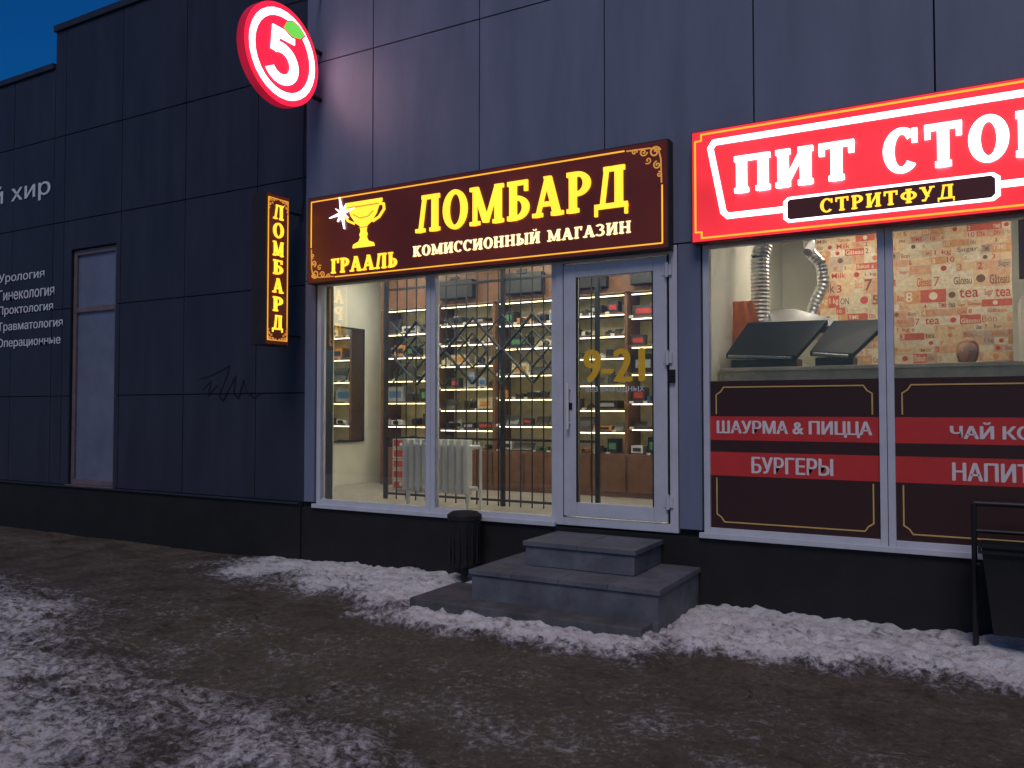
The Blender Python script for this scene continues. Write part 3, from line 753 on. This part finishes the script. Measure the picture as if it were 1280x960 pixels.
# ------------------------------------------------------------ ground
rnd = random.Random(3)
feet = []
for path in (((-6.5, -3.0), (-1.5, -1.9)), ((-5.5, -4.6), (-2.6, -1.6)), ((-1.6, -1.3), (2, -1.9)), ((-7, -2.2), (-3, -2.9)), ((-4.5, -4.9), (0, -2.7)), ((-3, -1.5), (-5.5, -5)), ((-8, -1.4), (-4.2, -1.5))):
    (ax, ay), (bx_, by_) = path; Ln = math.hypot(bx_-ax, by_-ay); nst = int(Ln/.36); dx, dy = (bx_-ax)/Ln, (by_-ay)/Ln
    for i in range(nst):
        sgn = 1 if i % 2 else -1; t_ = i*.36
        feet.append((ax+dx*t_-dy*.11*sgn+rnd.uniform(-.06,.06), ay+dy*t_+dx*.11*sgn+rnd.uniform(-.06,.06), dx, dy))
cellf = {}
for f_ in feet:
    for i in (-1, 0, 1):
        for j in (-1, 0, 1): cellf.setdefault((int(f_[0]//.3)+i, int(f_[1]//.3)+j), []).append(f_)
def footprint(x, y):
    r = 0
    for fx, fy, dx, dy in cellf.get((int(x//.3), int(y//.3)), ()):
        u = (x-fx)*dx+(y-fy)*dy; v = -(x-fx)*dy+(y-fy)*dx
        q = (u/.15)**2+(v/.06)**2
        if q < 1.6: r = max(r, 1-max(0, (q-.6)))
    return min(1, r)
def sm(a, b, x):
    t = max(0, min(1, (x-a)/(b-a))); return t*t*(3-2*t)
def nz(x, y, s, o=5, seed=0.): return noise.fractal(Vector((x*s+seed, y*s-seed, seed)), .8, 2.1, o)
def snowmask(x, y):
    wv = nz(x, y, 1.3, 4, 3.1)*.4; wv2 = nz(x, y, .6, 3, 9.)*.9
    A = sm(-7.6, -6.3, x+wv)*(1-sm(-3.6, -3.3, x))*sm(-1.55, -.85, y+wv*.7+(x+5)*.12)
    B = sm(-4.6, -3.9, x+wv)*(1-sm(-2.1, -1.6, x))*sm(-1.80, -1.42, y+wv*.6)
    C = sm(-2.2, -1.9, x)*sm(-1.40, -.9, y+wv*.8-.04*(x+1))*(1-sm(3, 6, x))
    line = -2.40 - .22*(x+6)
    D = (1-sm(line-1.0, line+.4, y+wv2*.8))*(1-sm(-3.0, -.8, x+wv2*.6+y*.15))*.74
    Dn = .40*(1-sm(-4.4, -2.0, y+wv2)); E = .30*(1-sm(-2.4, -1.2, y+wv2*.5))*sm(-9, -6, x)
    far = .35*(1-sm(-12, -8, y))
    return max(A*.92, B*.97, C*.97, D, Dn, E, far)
def coords(lo, hi, a, b, step):
    c = [a + i*step for i in range(int((b-a)/step)+1)]
    l = []; x = a; s = step
    while x > lo: s *= 1.35; x -= s; l.append(max(x, lo))
    r = []; x = c[-1]; s = step
    while x < hi: s *= 1.35; x += s; r.append(min(x, hi))
    return l[::-1]+c+r
xs = coords(-400, 400, -13, 3, .036); ys = coords(-400, 400, -6.4, .2, .03)
verts = []; snow = []
for y in ys:
    for x in xs:
        dense = (-16 < x < 6 and -9 < y < .6)
        if y > 0: m = 0; h = 0
        elif dense:
            m = snowmask(x, y)
            n1 = nz(x, y, 1.1, 4, 1.7); n2 = nz(x, y, 5.5, 4, 4.2); n3 = nz(x, y, 17, 3, 8.)
            mm_ = sm(.25, .75, m+n2*.25)
            big = max(0, m-.5); fp = footprint(x, y)
            h = n1*.02 + n2*.013 + n3*.010 + mm_*.03 + big*(.08+.05*n2+.03*n3)*mm_ - fp*(.010+.02*mm_)
            m -= .2*fp
            if x < -6 and y > -2: h *= .5
        else:
            m = .3+.2*nz(x, y, .1, 3, 2.) if y < -8 else .1; h = 0
        verts.append((x, y, h-.005)); snow.append(m)
nx = len(xs)
faces = [(j*nx+i, j*nx+i+1, (j+1)*nx+i+1, (j+1)*nx+i) for j in range(len(ys)-1) for i in range(nx-1)]
gm, N, L, b = new_mat('slush_and_snow')
tc = N.new('ShaderNodeTexCoord'); at = N.new('ShaderNodeAttribute'); at.attribute_name = 'snow'
def noisen(s, d=8, r=.6):
    n = N.new('ShaderNodeTexNoise'); n.inputs['Scale'].default_value = s; n.inputs['Detail'].default_value = d; n.inputs['Roughness'].default_value = r
    L.new(tc.outputs['Object'], n.inputs['Vector']); return n
def mth(op, a, c):
    n = N.new('ShaderNodeMath'); n.operation = op
    for i, q in enumerate((a, c)):
        if isinstance(q, (int, float)): n.inputs[i].default_value = q
        else: L.new(q, n.inputs[i])
    return n.outputs[0]
n1 = noisen(2.2, 8, .72); n2 = noisen(20, 8, .8); n3 = noisen(80, 3, .6)
s = mth('ADD', at.outputs['Fac'], mth('MULTIPLY', mth('SUBTRACT', n1.outputs['Fac'], .5), 1.4))
s = mth('ADD', s, mth('MULTIPLY', mth('SUBTRACT', n2.outputs['Fac'], .5), 2.4))
mr = N.new('ShaderNodeMapRange'); mr.interpolation_type = 'SMOOTHSTEP'
mr.inputs['From Min'].default_value = .30; mr.inputs['From Max'].default_value = .82; L.new(s, mr.inputs['Value'])
def ramp(fac, c0, c1, p0=.3, p1=.7):
    c = N.new('ShaderNodeValToRGB'); c.color_ramp.elements[0].position = p0; c.color_ramp.elements[1].position = p1
    c.color_ramp.elements[0].color = (*c0, 1); c.color_ramp.elements[1].color = (*c1, 1); L.new(fac, c.inputs['Fac']); return c.outputs['Color']
def mixc(fac, a, c, mode='MIX'):
    m_ = N.new('ShaderNodeMix'); m_.data_type = 'RGBA'; m_.blend_type = mode
    if isinstance(fac, (int, float)): m_.inputs[0].default_value = fac
    else: L.new(fac, m_.inputs[0])
    L.new(a, m_.inputs[6]); L.new(c, m_.inputs[7]); return m_.outputs[2]
dirt = ramp(n2.outputs['Fac'], (.040, .033, .025), (.27, .22, .165))
dirt2 = ramp(n1.outputs['Fac'], (.5, .48, .46), (1, 1, 1), .35, .65)
dc = mixc(1, dirt, dirt2, 'MULTIPLY')
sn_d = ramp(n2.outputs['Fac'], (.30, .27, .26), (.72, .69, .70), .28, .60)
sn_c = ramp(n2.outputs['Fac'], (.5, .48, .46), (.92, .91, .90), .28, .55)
thick_shoplit = N.new('ShaderNodeMapRange'); thick_shoplit.inputs['From Min'].default_value = .65; thick_shoplit.inputs['From Max'].default_value = .92; L.new(at.outputs['Fac'], thick_shoplit.inputs['Value'])  # thick snow by the shopfront is whitened: shop light painted into its colour
snc = mixc(thick_shoplit.outputs[0], sn_d, sn_c)
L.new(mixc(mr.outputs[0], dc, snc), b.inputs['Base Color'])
rr = N.new('ShaderNodeMapRange'); rr.inputs['From Min'].default_value = .35; rr.inputs['From Max'].default_value = .65; rr.inputs['To Min'].default_value = .28; rr.inputs['To Max'].default_value = .7
L.new(n1.outputs['Fac'], rr.inputs['Value']); L.new(rr.outputs[0], b.inputs['Roughness'])
hh = mth('ADD', mth('MULTIPLY', n2.outputs['Fac'], 1.0), mth('MULTIPLY', n3.outputs['Fac'], .4)); hh = mth('ADD', hh, mth('MULTIPLY', mr.outputs[0], .5))
bp = N.new('ShaderNodeBump'); bp.inputs['Strength'].default_value = .85; bp.inputs['Distance'].default_value = .024; L.new(hh, bp.inputs['Height']); L.new(bp.outputs['Normal'], b.inputs['Normal'])
go = mk('ground', verts, faces, gm, None, True)
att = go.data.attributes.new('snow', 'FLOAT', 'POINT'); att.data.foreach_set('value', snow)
li = top('street_litter'); g = G()
for i in range(26):
    x = rnd.uniform(-6, .5); y = rnd.uniform(-4.4, -1.4); s_ = rnd.uniform(.006, .02); an = rnd.uniform(0, 3.1)
    c, q = math.cos(an)*s_, math.sin(an)*s_
    g.add([(x-c, y-q, .03), (x+q, y-c, .022), (x+c*1.6, y+q*1.6, .034), (x-q, y+c, .04)], [(0,1,2,3)])
g.out('scraps', pmat('scraps', (.04, .03, .02), .7), li)

# ------------------------------------------------------------ camera, world, sun
cam = bpy.data.cameras.new('camera'); co = bpy.data.objects.new('camera', cam); scene.collection.objects.link(co)
co.location = (0, -6.65, 1.62); co.rotation_euler = (R(90+1.77), 0, R(29.5)); cam.lens = 36*1035/1280; cam.sensor_width = 36
cam.clip_start = .05; cam.clip_end = 2000; scene.camera = co
wd = bpy.data.worlds.new('World'); scene.world = wd; wd.use_nodes = True
N = wd.node_tree.nodes; L = wd.node_tree.links
sky = N.new('ShaderNodeTexSky'); sky.sky_type = 'NISHITA'; sky.sun_disc = False
sky.sun_elevation = R(3.2); sky.sun_rotation = R(160); sky.air_density = 1.0; sky.dust_density = .5; sky.ozone_density = 6.5
L.new(sky.outputs[0], N['Background'].inputs['Color']); N['Background'].inputs['Strength'].default_value = .15
sl = bpy.data.lights.new('street_fill', 'SUN'); sl.energy = .95; sl.angle = R(25); sl.color = (1, .90, .90)  # soft fill from behind the camera, standing in for an unseen street light
so = bpy.data.objects.new('street_fill', sl); scene.collection.objects.link(so)
d = Vector((-.25, .8, -1.05)).normalized(); so.rotation_euler = d.to_track_quat('-Z', 'Y').to_euler()
scene.view_settings.view_transform = 'Standard'; scene.view_settings.look = 'None'; scene.view_settings.exposure = 0
